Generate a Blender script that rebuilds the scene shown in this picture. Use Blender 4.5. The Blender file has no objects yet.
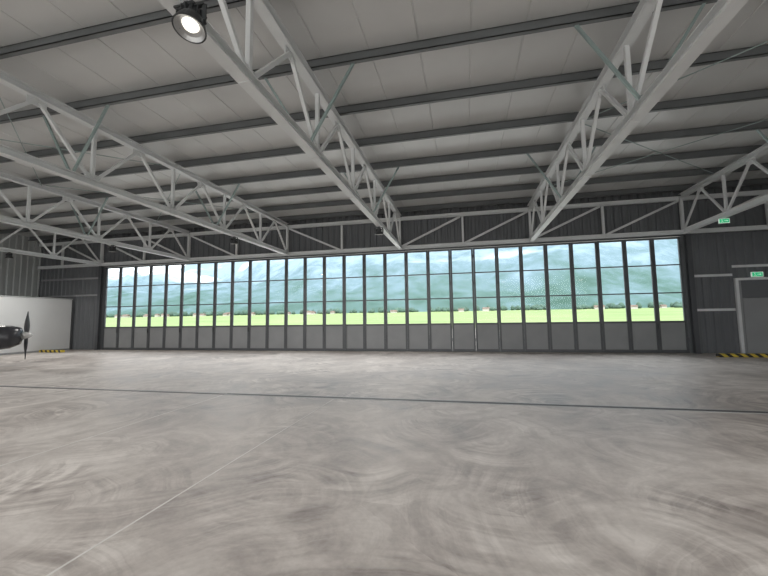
import bpy, math, random
from mathutils import Vector, Matrix, Euler, noise
random.seed(4)
S=bpy.context.scene
COL=S.collection

# ------------------------------------------------------------ materials
def nt(name):
    m=bpy.data.materials.new(name); m.use_nodes=True
    t=m.node_tree; b=t.nodes['Principled BSDF']; return m,t,b
def mat(name,col,rough=.5,metal=0,var=.12,scale=3.0,bump=0,emit=None,es=0):
    m,t,b=nt(name)
    tc=t.nodes.new('ShaderNodeTexCoord'); n=t.nodes.new('ShaderNodeTexNoise')
    n.inputs['Scale'].default_value=scale; n.inputs['Detail'].default_value=5
    t.links.new(tc.outputs['Object'],n.inputs['Vector'])
    r=t.nodes.new('ShaderNodeValToRGB')
    r.color_ramp.elements[0].position=.3; r.color_ramp.elements[1].position=.7
    r.color_ramp.elements[0].color=tuple(c*(1-var) for c in col)+(1,)
    r.color_ramp.elements[1].color=tuple(min(1,c*(1+var)) for c in col)+(1,)
    t.links.new(n.outputs['Fac'],r.inputs['Fac']); t.links.new(r.outputs['Color'],b.inputs['Base Color'])
    b.inputs['Roughness'].default_value=rough; b.inputs['Metallic'].default_value=metal
    if bump:
        bp=t.nodes.new('ShaderNodeBump'); bp.inputs['Strength'].default_value=bump
        t.links.new(n.outputs['Fac'],bp.inputs['Height']); t.links.new(bp.outputs['Normal'],b.inputs['Normal'])
    if emit:
        b.inputs['Emission Color'].default_value=emit+(1,); b.inputs['Emission Strength'].default_value=es
    return m
M_steel=mat('painted_steel',(.66,.675,.68),.45,.0,.06,1.5)
M_brace=mat('galvanised_brace',(.28,.35,.34),.4,.2,.12,2)
M_purlin=mat('purlin_steel',(.14,.148,.153),.4,.1,.12,1)
M_ceil=mat('roof_panel',(.60,.605,.60),.34,0,.05,.6)
M_wall=mat('wall_sheet_dark',(.125,.132,.14),.5,.0,.08,.7)
M_walll=mat('wall_sheet_light',(.42,.435,.435),.5,.0,.06,.7)
M_frame=mat('door_frame_dark',(.075,.079,.085),.4,.1,.1,2)
M_dpan=mat('door_infill',(.23,.235,.24),.5,.0,.08,1.2)
M_white=mat('white_partition',(.66,.67,.67),.6,0,.04,.6)
M_doorg=mat('grey_steel_door',(.28,.285,.29),.45,0,.05,1)
M_black=mat('black_rubber',(.02,.02,.021),.6,0,.2,5)
M_dark=mat('dark_housing',(.05,.053,.056),.4,.3,.1,4)
M_chrome=mat('reflector',(.35,.35,.35),.35,.7,.02,4)
M_lens=mat('lamp_lens',(.9,.9,.85),.3,0,.01,2,emit=(1,.95,.85),es=1.4)
M_green=mat('exit_green',(.02,.45,.18),.4,0,.02,2,emit=(.05,.8,.35),es=.4)
M_signw=mat('sign_white',(.8,.85,.8),.4,0,.02,2,emit=(.8,1,.85),es=.3)
M_cowl=mat('aircraft_dark_paint',(.035,.035,.04),.25,0,.1,3)
M_acw=mat('aircraft_white_paint',(.7,.7,.68),.25,0,.03,3)
M_acr=mat('aircraft_red_stripe',(.45,.04,.03),.3,0,.05,3)
M_acy=mat('aircraft_spinner_paint',(.45,.45,.44),.25,.3,.05,3)
M_prop=mat('propeller_wood',(.05,.05,.055),.3,0,.2,6)
M_canopy=mat('canopy_tint',(.08,.1,.12),.08,0,.05,2)
M_drain=mat('drain_dark',(.06,.06,.062),.7,.0,.2,8)
M_drs=mat('drain_steel',(.38,.37,.36),.5,.2,.1,8)
M_joint=mat('joint_filler_light',(.66,.64,.61),.7,0,.05,8)
M_asph=mat('apron_concrete',(.50,.49,.46),.8,0,.06,1)
M_house=mat('house_wall',(.45,.42,.38),.8,0,.05,.1)
M_roof=mat('house_roof',(.14,.10,.08),.8,0,.2,.1)
M_tree=mat('tree_leaf',(.055,.10,.075),.9,0,.3,.05)

# glass
M_glass,t,b=nt('pane_glass'); t.nodes.remove(b)
o=t.nodes['Material Output']; tr=t.nodes.new('ShaderNodeBsdfTransparent'); gl=t.nodes.new('ShaderNodeBsdfGlossy')
tr.inputs['Color'].default_value=(.97,.99,1,1); gl.inputs['Roughness'].default_value=.03
mx=t.nodes.new('ShaderNodeMixShader'); fr=t.nodes.new('ShaderNodeFresnel'); fr.inputs['IOR'].default_value=1.12
t.links.new(fr.outputs[0],mx.inputs[0]); t.links.new(tr.outputs[0],mx.inputs[1]); t.links.new(gl.outputs[0],mx.inputs[2]); t.links.new(mx.outputs[0],o.inputs[0])

# hazard stripes
M_haz,t,b=nt('hazard_stripes')
tc=t.nodes.new('ShaderNodeTexCoord'); sp=t.nodes.new('ShaderNodeSeparateXYZ'); t.links.new(tc.outputs['Object'],sp.inputs[0])
a=t.nodes.new('ShaderNodeMath'); a.operation='ADD'; t.links.new(sp.outputs[0],a.inputs[0]); t.links.new(sp.outputs[2],a.inputs[1])
m2=t.nodes.new('ShaderNodeMath'); m2.operation='MULTIPLY'; m2.inputs[1].default_value=3.2; t.links.new(a.outputs[0],m2.inputs[0])
f=t.nodes.new('ShaderNodeMath'); f.operation='FRACT'; t.links.new(m2.outputs[0],f.inputs[0])
g=t.nodes.new('ShaderNodeMath'); g.operation='GREATER_THAN'; g.inputs[1].default_value=.5; t.links.new(f.outputs[0],g.inputs[0])
mc=t.nodes.new('ShaderNodeMix'); mc.data_type='RGBA'; mc.inputs[6].default_value=(.02,.02,.02,1); mc.inputs[7].default_value=(.6,.45,.06,1)
t.links.new(g.outputs[0],mc.inputs[0]); t.links.new(mc.outputs[2],b.inputs['Base Color']); b.inputs['Roughness'].default_value=.6

# concrete floor
M_floor,t,b=nt('trowelled_concrete')
N=t.nodes.new; L=t.links.new
tc=N('ShaderNodeTexCoord')
def noi(scale,detail=5,dist=0,vec=None,rough=.55):
    n=N('ShaderNodeTexNoise'); n.inputs['Scale'].default_value=scale; n.inputs['Detail'].default_value=detail
    n.inputs['Distortion'].default_value=dist; n.inputs['Roughness'].default_value=rough
    L(vec if vec else tc.outputs['Object'],n.inputs['Vector']); return n
def mth(op,a,bv):
    n=N('ShaderNodeMath'); n.operation=op
    for i,v in enumerate((a,bv)):
        if v is None: continue
        if isinstance(v,(int,float)): n.inputs[i].default_value=v
        else: L(v,n.inputs[i])
    return n.outputs[0]
def vmth(op,a,bv=None,sc=None):
    n=N('ShaderNodeVectorMath'); n.operation=op
    for i,v in enumerate((a,bv)):
        if v is None: continue
        if isinstance(v,tuple): n.inputs[i].default_value=v
        else: L(v,n.inputs[i])
    if sc is not None: n.inputs['Scale'].default_value=sc
    return n
def ramp(v,p0,p1,c0=0,c1=1):
    n=N('ShaderNodeMapRange'); n.interpolation_type='SMOOTHSTEP'
    L(v,n.inputs[0]); n.inputs[1].default_value=p0; n.inputs[2].default_value=p1; n.inputs[3].default_value=c0; n.inputs[4].default_value=c1
    return n.outputs[0]
wn=noi(1.1,4)
wv=vmth('ADD',tc.outputs['Object'],vmth('SCALE',vmth('SUBTRACT',wn.outputs['Color'],(.5,.5,.5)).outputs[0],None,.34).outputs[0])
def arcs(scale,freq,off,seed):
    mp=N('ShaderNodeMapping'); mp.inputs['Location'].default_value=(seed,seed*.7,0); mp.inputs['Scale'].default_value=(1,1,0); L(wv.outputs[0],mp.inputs[0])
    v=N('ShaderNodeTexVoronoi'); v.feature='F1'; v.inputs['Scale'].default_value=scale; L(mp.outputs[0],v.inputs['Vector'])
    dlt=vmth('SUBTRACT',mp.outputs[0],v.outputs['Position'])
    ofs=vmth('MULTIPLY',vmth('SUBTRACT',v.outputs['Color'],(.5,.5,.5)).outputs[0],(off,off,0))
    dd=vmth('SUBTRACT',dlt.outputs[0],ofs.outputs[0]); ln=vmth('LENGTH',dd.outputs[0]).outputs['Value']
    n=N('ShaderNodeTexNoise'); n.noise_dimensions='2D'; n.inputs['Scale'].default_value=1; n.inputs['Detail'].default_value=7; n.inputs['Roughness'].default_value=.66
    cb=N('ShaderNodeCombineXYZ'); L(mth('MULTIPLY',ln,freq),cb.inputs[0])
    sc=N('ShaderNodeSeparateColor'); L(v.outputs['Color'],sc.inputs[0]); L(mth('MULTIPLY',sc.outputs[2],40),cb.inputs[1])
    L(cb.outputs[0],n.inputs['Vector'])
    edge=ramp(v.outputs['Distance'],.60,.36)
    return mth('MULTIPLY',mth('SUBTRACT',ramp(n.outputs['Fac'],.36,.64),.5),edge)
A1=arcs(.60,5.5,2.6,3.1); A2=arcs(.95,7,1.7,9.7); A3=arcs(.42,5,3.6,21.3); A4=arcs(.75,9,2.2,47.3)
big=noi(.22,5,.4).outputs['Fac']; mid=noi(1.0,8,.8,wv.outputs[0],.66).outputs['Fac']; m2_=noi(3.5,6,.4,None,.6).outputs['Fac']
msk=ramp(noi(.33,4,.5).outputs['Fac'],.36,.64,.35,1.1)
brk=ramp(noi(1.6,4,.6).outputs['Fac'],.3,.62,.35,1.0)   # breaks the sweeps up so they read as worn strokes
fine=noi(22,5).outputs['Fac']
fac=mth('ADD',mth('MULTIPLY',ramp(big,.33,.67),.28),mth('MULTIPLY',ramp(mid,.3,.7),.30))
fac=mth('ADD',fac,mth('MULTIPLY',mth('SUBTRACT',m2_,.5),.34))
fac=mth('ADD',fac,.25)
arc=None
for A,wt in ((A1,.35),(A2,.31),(A3,.27),(A4,.24)):
    q=mth('MULTIPLY',A,wt); arc=q if arc is None else mth('ADD',arc,q)
fac=mth('ADD',fac,mth('MULTIPLY',mth('MULTIPLY',arc,msk),brk))
fac=mth('ADD',fac,mth('MULTIPLY',mth('SUBTRACT',fine,.5),.18))
cr=N('ShaderNodeValToRGB'); e=cr.color_ramp.elements
e[0].position=.14; e[0].color=(.19,.162,.150,1); e[1].position=.86; e[1].color=(.70,.655,.615,1)
k=cr.color_ramp.elements.new(.5); k.color=(.44,.398,.368,1)
L(fac,cr.inputs[0]); L(cr.outputs[0],b.inputs['Base Color'])
L(ramp(fac,.1,.9,.40,.60),b.inputs['Roughness']); b.inputs['Specular IOR Level'].default_value=.42
bp=N('ShaderNodeBump'); bp.inputs['Strength'].default_value=.05; bp.inputs['Distance'].default_value=.02; L(fac,bp.inputs['Height']); L(bp.outputs[0],b.inputs['Normal'])

# ------------------------------------------------------------ mesh builder
class MB:
    def __init__(s): s.v=[]; s.f=[]; s.m=[]; s.mats=[]
    def mi(s,m):
        if m not in s.mats: s.mats.append(m)
        return s.mats.index(m)
    def add(s,vs,fs,m):
        o=len(s.v); s.v+= [tuple(v) for v in vs]; i=s.mi(m)
        for f in fs: s.f.append(tuple(a+o for a in f)); s.m.append(i)
    def merge(s,k):
        o=len(s.v); s.v+=k.v; s.f+=[tuple(i+o for i in f) for f in k.f]; s.m+=[s.mi(k.mats[i]) for i in k.m]
    def box(s,x0,x1,y0,y1,z0,z1,m):
        vs=[(x,y,z) for x in (x0,x1) for y in (y0,y1) for z in (z0,z1)]
        s.add(vs,[(0,1,3,2),(4,6,7,5),(0,4,5,1),(2,3,7,6),(0,2,6,4),(1,5,7,3)],m)
    def frame(s,p,q,up=(0,0,1)):
        p=Vector(p);q=Vector(q);d=(q-p).normalized(); u=Vector(up)
        if abs(d.dot(u))>.98: u=Vector((0,1,0))
        r=d.cross(u).normalized(); u=r.cross(d).normalized(); return p,q,r,u
    def prof(s,p,q,pts,m,up=(0,0,1)):
        p,q,r,u=s.frame(p,q,up); n=len(pts)
        vs=[p+r*a+u*b_ for a,b_ in pts]+[q+r*a+u*b_ for a,b_ in pts]
        fs=[(i,(i+1)%n,n+(i+1)%n,n+i) for i in range(n)]+[tuple(range(n))[::-1],tuple(range(n,2*n))]
        s.add(vs,fs,m)
    def bar(s,p,q,w,h,m,up=(0,0,1)):
        w/=2;h/=2; s.prof(p,q,[(-w,-h),(w,-h),(w,h),(-w,h)],m,up)
    def hbeam(s,p,q,w,h,m,up=(0,0,1),tf=.014,tw=.01):
        a,b_,c=w/2,h/2,tw/2
        s.prof(p,q,[(-a,-b_),(a,-b_),(a,-b_+tf),(c,-b_+tf),(c,b_-tf),(a,b_-tf),(a,b_),(-a,b_),(-a,b_-tf),(-c,b_-tf),(-c,-b_+tf),(-a,-b_+tf)],m,up)
    def cyl(s,p,q,r,m,n=12,r2=None):
        if r2 is None:r2=r
        p,q,a,u=s.frame(p,q)
        cs=[(math.cos(2*math.pi*i/n),math.sin(2*math.pi*i/n)) for i in range(n)]
        vs=[p+a*c*r+u*d*r for c,d in cs]+[q+a*c*r2+u*d*r2 for c,d in cs]
        s.add(vs,[(i,(i+1)%n,n+(i+1)%n,n+i) for i in range(n)]+[tuple(range(n))[::-1],tuple(range(n,2*n))],m)
    def loft(s,rings,m,cap=True):
        n=len(rings[0]); vs=[v for r in rings for v in r]; fs=[]
        for k in range(len(rings)-1):
            for i in range(n):
                fs.append((k*n+i,k*n+(i+1)%n,(k+1)*n+(i+1)%n,(k+1)*n+i))
        if cap: fs+= [tuple(range(n))[::-1]]
        if cap is True: fs+=[tuple(range((len(rings)-1)*n,len(rings)*n))]
        s.add(vs,fs,m)
    def obj(s,name,parent=None,smooth=False,loc=None,bevel=0):
        me=bpy.data.meshes.new(name); me.from_pydata(s.v,[],s.f)
        for m in s.mats: me.materials.append(m)
        me.polygons.foreach_set('material_index',s.m)
        if smooth: me.polygons.foreach_set('use_smooth',[True]*len(s.f))
        me.update(); ob=bpy.data.objects.new(name,me); COL.objects.link(ob)
        import bmesh
        bm=bmesh.new(); bm.from_mesh(me); bmesh.ops.recalc_face_normals(bm,faces=bm.faces); bm.to_mesh(me); bm.free()
        if loc: ob.location=loc
        if parent: ob.parent=parent
        return ob

XL,XR=-26.6,15.5; YW=18.0; YB=-7.0; ZC=7.05
DX0,DX1=-21.35,9.2
DT=5.0
# ------------------------------------------------------------ floor
fb=MB(); fb.box(XL-.3,XR+.3,YB,YW+.35,-.2,0,M_floor); fb.obj('floor')
d=MB()
d.box(-5.2,XR-.05,7.17,7.21,0,.006,M_drs); d.box(-5.2,XR-.05,7.21,7.34,0,.004,M_drain); d.box(-5.2,XR-.05,7.34,7.38,0,.006,M_drs)
d.box(XL+.08,-5.2,7.22,7.29,0,.004,M_drain); d.box(XL+.08,-5.2,7.33,7.38,0,.003,M_drs)
d.obj('floor_drain_channel')
j=MB()
for X in (-20.8,-15.6,-10.4,-5.2,5.2,10.4): j.box(X-.013,X+.013,YB+.1,7.14,0,.002,M_joint)
j.box(-2.66,-2.64,YB+.1,7.14,0,.002,M_joint)
j.obj('floor_joint_strips')

# ------------------------------------------------------------ corrugated walls
def corr(x0,x1,z0,z1,y,m,pitch=.33,dep=.05,axis='x'):
    b_=MB(); pts=[]; x=x0
    while x<x1:
        for a,dd in ((0,0),(.45,0),(.55,dep),(.9,dep)):
            xx=x+a*pitch
            if xx<x1: pts.append((xx,dd))
        x+=pitch
    pts.append((x1,0))
    vs=[];fs=[]
    for a,dd in pts:
        if axis=='x': vs+=[(a,y+dd,z0),(a,y+dd,z1)]
        else: vs+=[(y+dd,a,z0),(y+dd,a,z1)]
    for i in range(len(pts)-1): fs.append((2*i,2*i+2,2*i+3,2*i+1))
    b_.add(vs,fs,m)
    if axis=='x': b_.box(x0,x1,y+dep+.01,y+dep+.12,z0,z1,m)
    else:
        yy=y+dep+.01 if y>0 else y-.11
        b_.box(yy,yy+.1,x0,x1,z0,z1,m)
    return b_
w=corr(XL,XR,DT+.02,ZC,YW,M_wall); w.box(DX0-.3,DX1+.3,17.93,18.1,DT-.0,DT+.06,M_frame); w.obj('wall_front')
w=corr(DX1+.05,XR,0,DT+.02,YW,M_wall)
for z in (1.75,3.2): w.box(DX1+.32,10.98,17.965,17.999,z,z+.1,M_steel)
w.box(11.0,XR-.05,17.965,17.999,3.55,3.65,M_steel)
w.obj('wall_front_right')
w=corr(XL,DX0-.05,0,DT+.02,YW,M_wall)
for z in (3.25,4.3): w.box(XL+.3,DX0-.32,17.88,17.99,z,z+.1,M_doorg)
w.obj('wall_front_left')
corr(YB,YW,0,ZC,XL,M_walll,axis='y').obj('wall_left')
corr(YB,YW,0,ZC,XR,M_walll,axis='y').obj('wall_right')
rw=MB(); rw.box(XL,-24,YB-.2,YB,0,ZC,M_walll); rw.box(13,XR,YB-.2,YB,0,ZC,M_walll); rw.box(-24,13,YB-.2,YB,6.1,ZC,M_walll); rw.obj('wall_rear')  # unseen; wide opening added behind the camera to let daylight in

# ceiling with seams
c=MB(); x=XL-.1
pts=[]
while x<XR+.1:
    for a,z in ((0,0),(.96,0),(.97,.015),(.99,.015)): pts.append((x+a,z))
    x+=1.0
vs=[];fs=[]
for a,z in pts: vs+=[(a,YB-.2,ZC+z),(a,YW+.2,ZC+z)]
for i in range(len(pts)-1): fs.append((2*i,2*i+2,2*i+3,2*i+1))
c.add(vs,fs,M_ceil); c.box(XL-.3,x,YB-.3,YW+.3,ZC+.05,ZC+.15,M_ceil)
c.obj('ceiling')

# ------------------------------------------------------------ purlins
p=MB()
PY=[6.75+1.75*k for k in range(-7,7)]
for Y in PY:
    p.box(XL+.06,XR,Y-.006,Y+.006,ZC-.24,ZC-.001,M_purlin)
    p.box(XL+.06,XR,Y-.09,Y+.006,ZC-.25,ZC-.235,M_purlin)
    p.box(XL+.06,XR,Y-.006,Y+.09,ZC-.02,ZC-.004,M_purlin)
    p.box(XL+.06,XR,Y-.09,Y-.078,ZC-.25,ZC-.21,M_purlin)
p.obj('roof_purlins')

# ------------------------------------------------------------ trusses
ZB,ZT=5.17,6.70
TX=[-21.5,-15.35,-9.2,-3.05,3.1,9.25]
nodes=[17.75-2.625*k for k in range(0,13)]
def truss():
    b_=MB()
    y0,y1=YB+.02,17.75
    b_.hbeam((0,y0,ZB),(0,y1,ZB),.2,.17,M_steel)
    b_.hbeam((0,y0,ZT),(0,y1,ZT),.2,.18,M_steel)
    for i,Y in enumerate(nodes):
        if Y<y0: break
        b_.bar((0,Y,ZB+.08),(0,Y,ZT-.09),.08,.08,M_steel)
        b_.box(-.006,.006,Y-.18,Y+.18,ZB+.085,ZB+.24,M_steel)
        b_.box(-.09,.09,Y-.12,Y+.12,ZB-.095,ZB-.085,M_steel)
        if i+1<len(nodes):
            Y2=nodes[i+1]; ym=(Y+Y2)/2
            b_.bar((0,Y-.06,ZB+.08),(0,ym,ZT-.09),.07,.07,M_steel)
            b_.bar((0,Y2+.06,ZB+.08),(0,ym,ZT-.09),.07,.07,M_steel)
            b_.box(-.006,.006,ym-.2,ym+.2,ZT-.25,ZT-.08,M_steel)
    for k,Y in enumerate(PY):
        if k%3==1 and Y<17 and Y>YB+.5:
            for s_ in (-1,1):
                b_.bar((s_*.05,Y,ZB+.08),(s_*1.0,Y,ZC-.22),.05,.05,M_brace)
    return b_
tm=None
for i,X in enumerate(TX):
    if tm is None:
        ob=truss().obj('roof_truss',loc=(X,0,0)); tm=ob.data
    else:
        ob=bpy.data.objects.new('roof_truss',tm); COL.objects.link(ob); ob.location=(X,0,0)
r_=MB()
for a in (3.1,-15.35):
    for y0,y1 in ((5.0,10.25),(10.25,15.5),(-.25,5.0)):
        r_.cyl((a,y0,6.79),(a+6.15,y1,6.79),.013,M_brace,6); r_.cyl((a,y1,6.76),(a+6.15,y0,6.76),.013,M_brace,6)
r_.obj('wind_bracing_rods')
h=MB(); YH=17.81
h.hbeam((XL+.06,YH,5.15),(XR-.02,YH,5.15),.12,.18,M_steel); h.hbeam((XL+.06,YH,6.62),(XR-.02,YH,6.62),.12,.18,M_steel)
P=3.075; xs=[-3.05+P*k for k in range(-7,6)]
for X in xs:
    h.bar((X,YH,5.2),(X,YH,6.55),.1,.1,M_steel,up=(0,1,0))
    if X>-3.2: h.bar((X+.1,YH,5.22),(X+P-.1,YH,6.52),.09,.09,M_steel,up=(0,1,0))
    elif X-P>XL: h.bar((X-P+.1,YH,6.52),(X-.1,YH,5.22),.09,.09,M_steel,up=(0,1,0))
h.obj('header_truss')
def column(X,Y,hh=6.5):
    b_=MB(); b_.hbeam((0,0,0),(0,0,hh),.18,.18,M_frame,up=(0,1,0)); b_.box(-.13,.13,-.1,.1,0,.02,M_frame); return b_.obj('steel_column',loc=(X,Y,0))
for X in (DX1+.2,DX0-.2): column(X,17.84,5.05)
for Y in (7.2,2,-3.2):
    column(XL+.2,Y,ZC-.26); column(XR-.15,Y,ZC-.26)

# ------------------------------------------------------------ folding doors
PW=(DX1-DX0)/28
def doorgroup(x0,n,name,meet):
    b_=MB(); y=18.0
    for i in range(n):
        a=x0+i*PW; c_=a+PW; st=.085
        for u,v in ((a+.004,a+st),(c_-st,c_-.004)): b_.box(u,v,y-.04,y+.04,.03,DT-.02,M_frame)
        b_.box(a+st,c_-st,y-.035,y+.035,.03,.13,M_frame)
        b_.box(a+st,c_-st,y-.035,y+.035,1.28,1.36,M_frame)
        for z in (2.56,3.77): b_.box(a+st,c_-st,y-.03,y+.03,z-.025,z+.025,M_frame)
        b_.box(a+st,c_-st,y-.035,y+.035,DT-.1,DT-.02,M_frame)
        b_.box(a+st,c_-st,y-.012,y+.015,.13,1.28,M_dpan)
        b_.box(a+st,c_-st,y-.004,y+.004,1.36,DT-.1,M_glass)
        for z in (.5,1.9,3.2,4.5): b_.cyl((c_,y-.05,z),(c_,y-.05,z+.14),.016,M_frame,8)
        if i%2==0:
            b_.box(c_-.05,c_-.02,y-.09,y-.06,1.0,1.25,M_dark); b_.box(c_-.045,c_-.025,y-.065,y-.035,1.1,1.14,M_dark)
    if meet: b_.box(x0,x0+.11,y-.07,y-.04,.02,DT-.02,M_frame)
    b_.box(x0,x0+n*PW,y-.05,y+.05,.001,.03,M_dark)
    return b_.obj(name)
doorgroup(DX0,14,'door_1',0); doorgroup(DX0+14*PW,14,'door_2',1)

# ------------------------------------------------------------ side personnel door
s=MB(); y=17.9
s.box(11.0,11.1,y-.05,y+.06,0,3.1,M_steel); s.box(13.0,13.1,y-.05,y+.06,0,3.1,M_steel); s.box(11.1,13.0,y-.05,y+.06,3.0,3.1,M_steel)
s.box(11.2,13.0,y,y+.06,2.28,3.0,M_wall); s.box(11.1,11.2,y-.02,y+.06,0,3.0,M_doorg)
s.box(11.22,12.98,y-.01,y+.05,.01,2.26,M_doorg); s.box(12.09,12.11,y-.015,y+.0,.01,2.26,M_dark)
s.box(11.95,12.03,y-.03,y,1.0,1.22,M_chrome); s.cyl((11.99,y-.03,1.1),(11.99,y-.08,1.1),.012,M_chrome); s.cyl((11.99,y-.08,1.1),(11.85,y-.08,1.1),.012,M_chrome)
s.obj('door_3')
def sign(X,Y,Z,hang,k=1.0):
    b_=MB(); b_.box(-.24,.24,-.03,.03,-.12,.12,M_signw); b_.box(-.21,.21,-.036,-.03,-.095,.095,M_green)
    b_.box(-.13,-.09,-.04,-.036,.03,.065,M_signw); b_.bar((-.11,-.038,.03),(-.1,-.038,-.03),.004,.03,M_signw); b_.bar((-.1,-.038,-.03),(-.15,-.038,-.07),.004,.018,M_signw); b_.bar((-.1,-.038,-.03),(-.05,-.038,-.065),.004,.018,M_signw)
    b_.box(0,.12,-.04,-.036,-.01,.01,M_signw); b_.add([(.1,-.04,-.04),(.1,-.04,.04),(.16,-.04,0)],[(0,1,2)],M_signw)
    if hang: b_.cyl((-.08,0,.12),(-.08,0,hang),.006,M_dark,6); b_.cyl((.08,0,.12),(.08,0,hang),.006,M_dark,6)
    ob=b_.obj('exit_sign',loc=(X,Y,Z)); ob.scale=(k,k,k)
sign(9.25,15.3,4.97,.15,.7); sign(11.75,17.83,3.22,0,.85)

def kerb(X,Y,Ln):
    b_=MB(); b_.prof((-Ln/2,0,0),(Ln/2,0,0),[(-.1,0),(.1,0),(.1,.07),(.06,.13),(-.06,.13),(-.1,.07)],M_haz)
    for x in (-Ln/2+.2,Ln/2-.2): b_.cyl((x,0,.12),(x,0,.138),.025,M_dark,8)
    b_.obj('hazard_kerb',loc=(X,Y,0))
kerb(10.25,16.4,1.9); kerb(-22.7,16.2,1.6)
pr=MB(); pr.box(XL+.06,-23.6,13.2,17.8,0,3.05,M_white); pr.box(XL+.06,-23.56,13.16,17.82,3.05,3.11,M_walll); pr.box(-23.6,-23.58,13.2,17.8,0,.1,M_doorg)
pr.obj('partition_room')

# ------------------------------------------------------------ high-bay lamps
def lamp(X,Y,tilt,k,LP,arm=0):
    b_=MB()
    b_.bar((-arm-.01,0,.24),(.03,0,.24),.05,.03,M_dark)
    b_.bar((0,0,.25),(0,0,.2),.12*k,.05,M_dark,up=(0,1,0)); b_.bar((-.2*k,0,.2),(.2*k,0,.2),.05,.015,M_dark)
    for s_ in (-1,1):
        b_.bar((s_*.2*k,0,.2),(s_*.2*k,0,-.01),.045,.015,M_dark,up=(0,1,0)); b_.cyl((s_*.21*k,0,0),(s_*.15*k,0,0),.03,M_dark,10)
    n=28; T=Matrix.Rotation(math.radians(tilt),4,'X')
    C=lambda r,z:[T@Vector((math.cos(2*math.pi*i/n)*r*k,math.sin(2*math.pi*i/n)*r*k,z*k)) for i in range(n)]
    rings=[C(r,z) for r,z in [(.07,.24),(.10,.235),(.11,.12),(.14,.10),(.17,.03),(.20,-.06),(.205,-.075),(.185,-.075),(.15,-.03),(.10,.0)]]
    b_.loft(rings[:8],M_dark,'first'); b_.loft(rings[7:],M_chrome,False)
    b_.loft([C(.105,-.005),C(.09,-.03),C(.001,-.04)],M_lens,False)
    for i in range(12):
        a=i*2*math.pi/12; b_.bar(T@Vector((math.cos(a)*.07,math.sin(a)*.07,.18))*k,T@Vector((math.cos(a)*.15,math.sin(a)*.15,.15))*k,.008,.09*k,M_dark)
    b_.box(-.07*k,.07*k,-.05,.05,.2,.235,M_dark)
    ob=b_.obj('high_bay_lamp',loc=(X,Y,4.84))
    l=bpy.data.lights.new('lamp_light','AREA'); l.shape='DISK'; l.size=.3; l.energy=LP; l.color=(1,.97,.93)
    lo=bpy.data.objects.new('lamp_light',l); COL.objects.link(lo); lo.location=(0,0,-.22); lo.parent=ob
for X in TX:
    if X<0: lamp(X-.02,13.2,6,.75,110)
    lamp(X+.22,3.2,-14,.85,55,.2)

# ------------------------------------------------------------ light aircraft (nose = +x local)
E=bpy.data.objects.new('light_aircraft',None); COL.objects.link(E); E.location=(-17.12,11.25,0); E.rotation_euler=(0,0,math.radians(45))
def ring(x,w,zc,h,n=20,p=2.4):
    r=[]
    for i in range(n):
        a=2*math.pi*i/n; ca,sa=math.cos(a),math.sin(a)
        r.append((x,w*math.copysign(abs(ca)**(2/p),ca),zc+h*math.copysign(abs(sa)**(2/p),sa)))
    return r
b_=MB(); b_.loft([ring(-.12,.2,1.15,.2),ring(-.18,.34,1.13,.34),ring(-.45,.45,1.1,.44),ring(-1.0,.5,1.08,.5)],M_cowl,'first'); b_.loft([ring(-1.0,.503,1.08,.503),ring(-1.15,.51,1.08,.51)],M_acr,False)
for s_ in (-1,1): b_.loft([[(-.11,s_*.2+math.cos(a)*.09,1.13+math.sin(a)*.06) for a in [k*math.pi/6 for k in range(12)]],[(-.2,s_*.2+math.cos(a)*.09,1.13+math.sin(a)*.06) for a in [k*math.pi/6 for k in range(12)]]],M_black)
b_.obj('engine_cowling',E,True)
b_=MB(); b_.loft([ring(-1.15,.5,1.08,.5),ring(-1.9,.54,1.1,.5),ring(-2.8,.48,1.12,.42),ring(-4.2,.27,1.2,.26),ring(-5.6,.13,1.28,.15),ring(-6.2,.05,1.32,.1)],M_acw)
b_.obj('fuselage',E,True)
b_=MB(); b_.loft([ring(-1.2,.3,1.45,.08),ring(-1.6,.42,1.5,.3),ring(-2.1,.44,1.5,.36),ring(-2.8,.35,1.45,.28),ring(-3.4,.12,1.38,.08)],M_canopy); b_.obj('canopy',E,True)
b_=MB(); n=16
b_.loft([[(x,math.cos(2*math.pi*i/n)*r,1.15+math.sin(2*math.pi*i/n)*r) for i in range(n)] for x,r in ((-.12,.15),(0,.14),(.1,.1),(.17,.04),(.19,.003))],M_acy); b_.obj('spinner',E,True)
b_=MB()
for s_ in (-1,1):
    rs=[]
    for k in range(9):
        t_=k/8; z=.08+.87*t_; ch=(.045+.055*math.sin(math.pi*min(1,t_*1.05+.1)))*(1 if k<8 else .4); tw=math.radians(62-42*t_)
        r=[]
        for a,th in ((-1,0),(-.4,.25),(.5,.3),(1,0),(.5,-.08),(-.4,-.08)):
            yy=a*ch; xx=th*.06
            r.append((-.0+xx*math.cos(tw)+yy*math.sin(tw), (yy*math.cos(tw)-xx*math.sin(tw))*s_, 1.15+s_*z))
        rs.append(r)
    b_.loft(rs,M_prop)
b_.obj('propeller',E,True)
def wing(root,tip,thick,m,name,vertical=False):
    b_=MB(); rs=[]
    for (xl,ch,y,z) in (root,tip):
        r=[]
        for u,tt in ((0,0),(.08,.6),(.3,1),(.7,.6),(1,.03),(.7,-.3),(.3,-.5),(.08,-.35)):
            if vertical: r.append((xl-u*ch,y+tt*thick,z))
            else: r.append((xl-u*ch,y,z+tt*thick))
        rs.append(r)
    b_.loft(rs,m); return b_.obj(name,E,True)
wing((-1.4,1.35,0,.82),(-1.55,1.0,4.2,1.02),.1,M_acw,'wing_left'); wing((-1.4,1.35,0,.82),(-1.55,1.0,-4.2,1.02),.1,M_acw,'wing_right')
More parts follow.
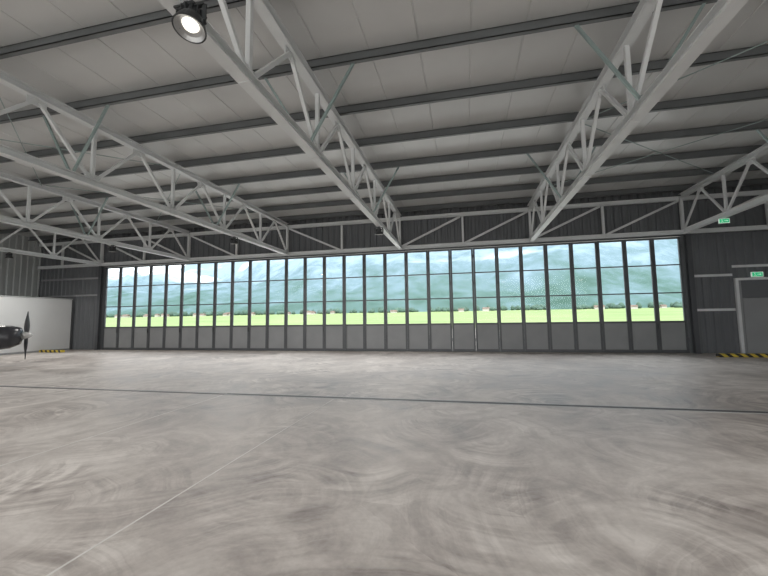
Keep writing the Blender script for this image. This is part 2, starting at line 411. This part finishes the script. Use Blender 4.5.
wing((-5.2,.85,0,1.3),(-5.4,.6,1.3,1.3),.04,M_acw,'tailplane_left'); wing((-5.2,.85,0,1.3),(-5.4,.6,-1.3,1.3),.04,M_acw,'tailplane_right')
wing((-5.0,1.2,0,1.32),(-5.7,.6,0,2.35),.04,M_acw,'tail_fin',True)
def wheel(x,y,r=.19):
    b_=MB(); prof=[(r*.55,-.05),(r*.9,-.07),(r,-.035),(r,.035),(r*.9,.07),(r*.55,.05)]
    b_.loft([[(x+math.cos(2*math.pi*i/24)*q,y+w_,r+math.sin(2*math.pi*i/24)*q) for i in range(24)] for q,w_ in prof],M_black)
    b_.cyl((x,y-.055,r),(x,y+.055,r),r*.55,M_acw,16); return b_
for nm,x,y,top in (('nose_gear',-1.1,0,(-1.1,0,.7)),('main_gear_left',-2.4,1.0,(-2.3,.4,.75)),('main_gear_right',-2.4,-1.0,(-2.3,-.4,.75))):
    b_=wheel(x,y,.17 if y==0 else .2)
    if y==0:
        b_.cyl((x,.09,.17),(x,.09,.42),.015,M_acw); b_.cyl((x,-.09,.17),(x,-.09,.42),.015,M_acw); b_.bar((x,-.1,.42),(x,.1,.42),.05,.03,M_acw); b_.cyl((x,0,.42),top,.03,M_acw)
    else:
        b_.bar(top,(x,y*.93,.2),.1,.035,M_acw)
    b_.obj(nm,E)

# ------------------------------------------------------------ outside
def groundz(y): 
    if y<160: return -.05
    return -.05+22*((min(y,1100)-160)/940)**1.2
M_grass,t,b=nt('meadow_grass'); N=t.nodes.new; L=t.links.new; tc=N('ShaderNodeTexCoord')
mp=N('ShaderNodeMapping'); mp.inputs['Scale'].default_value=(.012,.05,.05); L(tc.outputs['Object'],mp.inputs[0])
n_=N('ShaderNodeTexNoise'); n_.inputs['Scale'].default_value=1; n_.inputs['Detail'].default_value=4; L(mp.outputs[0],n_.inputs['Vector'])
cr=N('ShaderNodeValToRGB'); cr.color_ramp.elements[0].position=.35; cr.color_ramp.elements[0].color=(.15,.22,.085,1); cr.color_ramp.elements[1].position=.65; cr.color_ramp.elements[1].color=(.25,.30,.14,1)
L(n_.outputs[0],cr.inputs[0]); L(cr.outputs[0],b.inputs['Base Color']); b.inputs['Roughness'].default_value=.9; b.inputs['Specular IOR Level'].default_value=.1
gm=MB(); ys=[60,100,160,250,350,450,600,800,1000,1100,1600,3200]; vs=[];fs=[]
for y in ys: vs+=[(-4000,y,groundz(y)),(2500,y,groundz(y))]
for i in range(len(ys)-1): fs.append((2*i,2*i+1,2*i+3,2*i+2))
gm.add(vs,fs,M_grass); 
gm.add([(-4000,YW+.4,-.06),(2500,YW+.4,-.06),(2500,60,-.06),(-4000,60,-.06)],[(0,1,2,3)],M_asph)
gm.add([(-300,-300,-.21),(300,-300,-.21),(300,YW+.4,-.21),(-300,YW+.4,-.21)],[(0,1,2,3)],M_asph)  # unseen rear apron, kept pale to bounce sunlight onto the ceiling
gm.obj('ground_terrain')
M_mtn,t,b=nt('mountain_painted_haze'); N=t.nodes.new; L=t.links.new; tc=N('ShaderNodeTexCoord')
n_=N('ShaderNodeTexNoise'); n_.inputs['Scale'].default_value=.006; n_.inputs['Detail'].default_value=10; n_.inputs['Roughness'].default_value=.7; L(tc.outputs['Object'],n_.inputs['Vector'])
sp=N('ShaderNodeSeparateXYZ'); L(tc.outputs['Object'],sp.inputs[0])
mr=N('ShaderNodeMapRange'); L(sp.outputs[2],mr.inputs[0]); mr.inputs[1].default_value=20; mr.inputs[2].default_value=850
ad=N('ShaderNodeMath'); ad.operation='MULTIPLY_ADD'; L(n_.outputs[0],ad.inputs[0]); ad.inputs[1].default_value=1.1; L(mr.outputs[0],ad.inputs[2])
cr=N('ShaderNodeValToRGB'); el=cr.color_ramp.elements; el[0].position=.42; el[0].color=(.05,.09,.072,1); el[1].position=1.0; el[1].color=(.22,.29,.34,1)  # distance haze painted into the base colour, paler and bluer with height
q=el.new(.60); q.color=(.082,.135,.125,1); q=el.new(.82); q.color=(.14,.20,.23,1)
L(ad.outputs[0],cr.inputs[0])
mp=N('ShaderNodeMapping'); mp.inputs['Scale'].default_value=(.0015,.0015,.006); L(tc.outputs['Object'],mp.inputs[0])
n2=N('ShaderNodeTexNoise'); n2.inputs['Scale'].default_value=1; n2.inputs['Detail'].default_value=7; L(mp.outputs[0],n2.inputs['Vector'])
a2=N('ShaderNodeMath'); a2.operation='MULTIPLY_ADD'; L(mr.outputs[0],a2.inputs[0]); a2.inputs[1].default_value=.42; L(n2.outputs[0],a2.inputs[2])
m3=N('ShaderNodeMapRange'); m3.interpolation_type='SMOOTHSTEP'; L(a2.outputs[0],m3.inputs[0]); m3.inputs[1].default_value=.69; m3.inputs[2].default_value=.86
mx=N('ShaderNodeMix'); mx.data_type='RGBA'; L(m3.outputs[0],mx.inputs[0]); L(cr.outputs[0],mx.inputs[6]); mx.inputs[7].default_value=(.66,.70,.74,1)  # white mist blended into the colour of the upper slopes
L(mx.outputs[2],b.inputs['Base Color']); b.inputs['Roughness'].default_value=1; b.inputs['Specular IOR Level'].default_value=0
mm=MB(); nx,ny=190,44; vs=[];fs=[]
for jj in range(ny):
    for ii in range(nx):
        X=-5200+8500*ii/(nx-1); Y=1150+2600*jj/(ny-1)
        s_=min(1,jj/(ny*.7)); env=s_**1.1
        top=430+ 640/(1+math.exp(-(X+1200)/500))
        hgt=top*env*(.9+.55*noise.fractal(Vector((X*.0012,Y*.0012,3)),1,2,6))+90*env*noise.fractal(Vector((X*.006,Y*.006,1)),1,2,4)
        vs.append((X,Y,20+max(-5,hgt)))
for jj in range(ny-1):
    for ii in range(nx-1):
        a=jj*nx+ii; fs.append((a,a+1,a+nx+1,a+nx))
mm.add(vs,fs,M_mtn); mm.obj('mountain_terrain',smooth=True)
v=MB()
for i in range(70):
    X=random.uniform(-1900,900); Y=random.uniform(900,970); z=groundz(Y)-1; w_=random.uniform(9,16); dd=random.uniform(8,12); hh=random.uniform(4,7)
    v.box(X-w_/2,X+w_/2,Y-dd/2,Y+dd/2,z,z+hh,M_house)
    v.prof((X-w_/2-1,Y,z+hh),(X+w_/2+1,Y,z+hh),[(-dd/2-1,0),(dd/2+1,0),(0,4)],M_roof)
v.obj('village_houses')
tb=MB()
for i in range(520):
    X=random.uniform(-2300,1100); Y=random.uniform(995,1130); z=groundz(Y)-1; r=random.uniform(5,10); hh=random.uniform(9,18)
    rs=[]
    for zz,rr in ((0,.4),(.25,1),(.55,.95),(.85,.5),(1,.05)):
        rs.append([(X+math.cos(k*math.pi/4)*r*rr*random.uniform(.85,1.15),Y+math.sin(k*math.pi/4)*r*rr,z+hh*zz) for k in range(8)])
    tb.loft(rs,M_tree)
tb.obj('tree_belt',smooth=True)

# ------------------------------------------------------------ world & sun
W=bpy.data.worlds.new('overcast_sky'); S.world=W; W.use_nodes=True; t=W.node_tree; N=t.nodes.new; L=t.links.new
bg=t.nodes['Background']; tc=N('ShaderNodeTexCoord')
mp=N('ShaderNodeMapping'); mp.inputs['Scale'].default_value=(1,1,2.5); L(tc.outputs['Generated'],mp.inputs[0])
n_=N('ShaderNodeTexNoise'); n_.inputs['Scale'].default_value=3; n_.inputs['Detail'].default_value=6; L(mp.outputs[0],n_.inputs['Vector'])
cr=N('ShaderNodeValToRGB'); cr.color_ramp.elements[0].position=.4; cr.color_ramp.elements[0].color=(.88,.905,.93,1); cr.color_ramp.elements[1].position=.6; cr.color_ramp.elements[1].color=(1,1,.99,1)
L(n_.outputs[0],cr.inputs[0]); L(cr.outputs[0],bg.inputs[0]); bg.inputs[1].default_value=3.0
sl=bpy.data.lights.new('sun','SUN'); sl.energy=4.0; sl.angle=math.radians(10); so=bpy.data.objects.new('sun',sl); COL.objects.link(so); so.rotation_euler=(math.radians(34),0,math.radians(20))

# ------------------------------------------------------------ camera
cam=bpy.data.cameras.new('camera'); co=bpy.data.objects.new('camera',cam); COL.objects.link(co)
cam.sensor_width=36; cam.lens=36*365/768; cam.clip_end=20000; cam.clip_start=.05
Yc=Vector((81,-30,-365)).normalized(); Xc=Vector((1666,54,365)).normalized(); Xc=(Xc-Yc*Xc.dot(Yc)).normalized(); Zc=Xc.cross(Yc)
R=Matrix((Xc,Yc,Zc)); co.matrix_world=Matrix.Translation((0,0,1.6))@R.to_4x4()
S.camera=co
S.view_settings.view_transform='Standard'
S.view_settings.exposure=0.0
S.view_settings.gamma=1.0
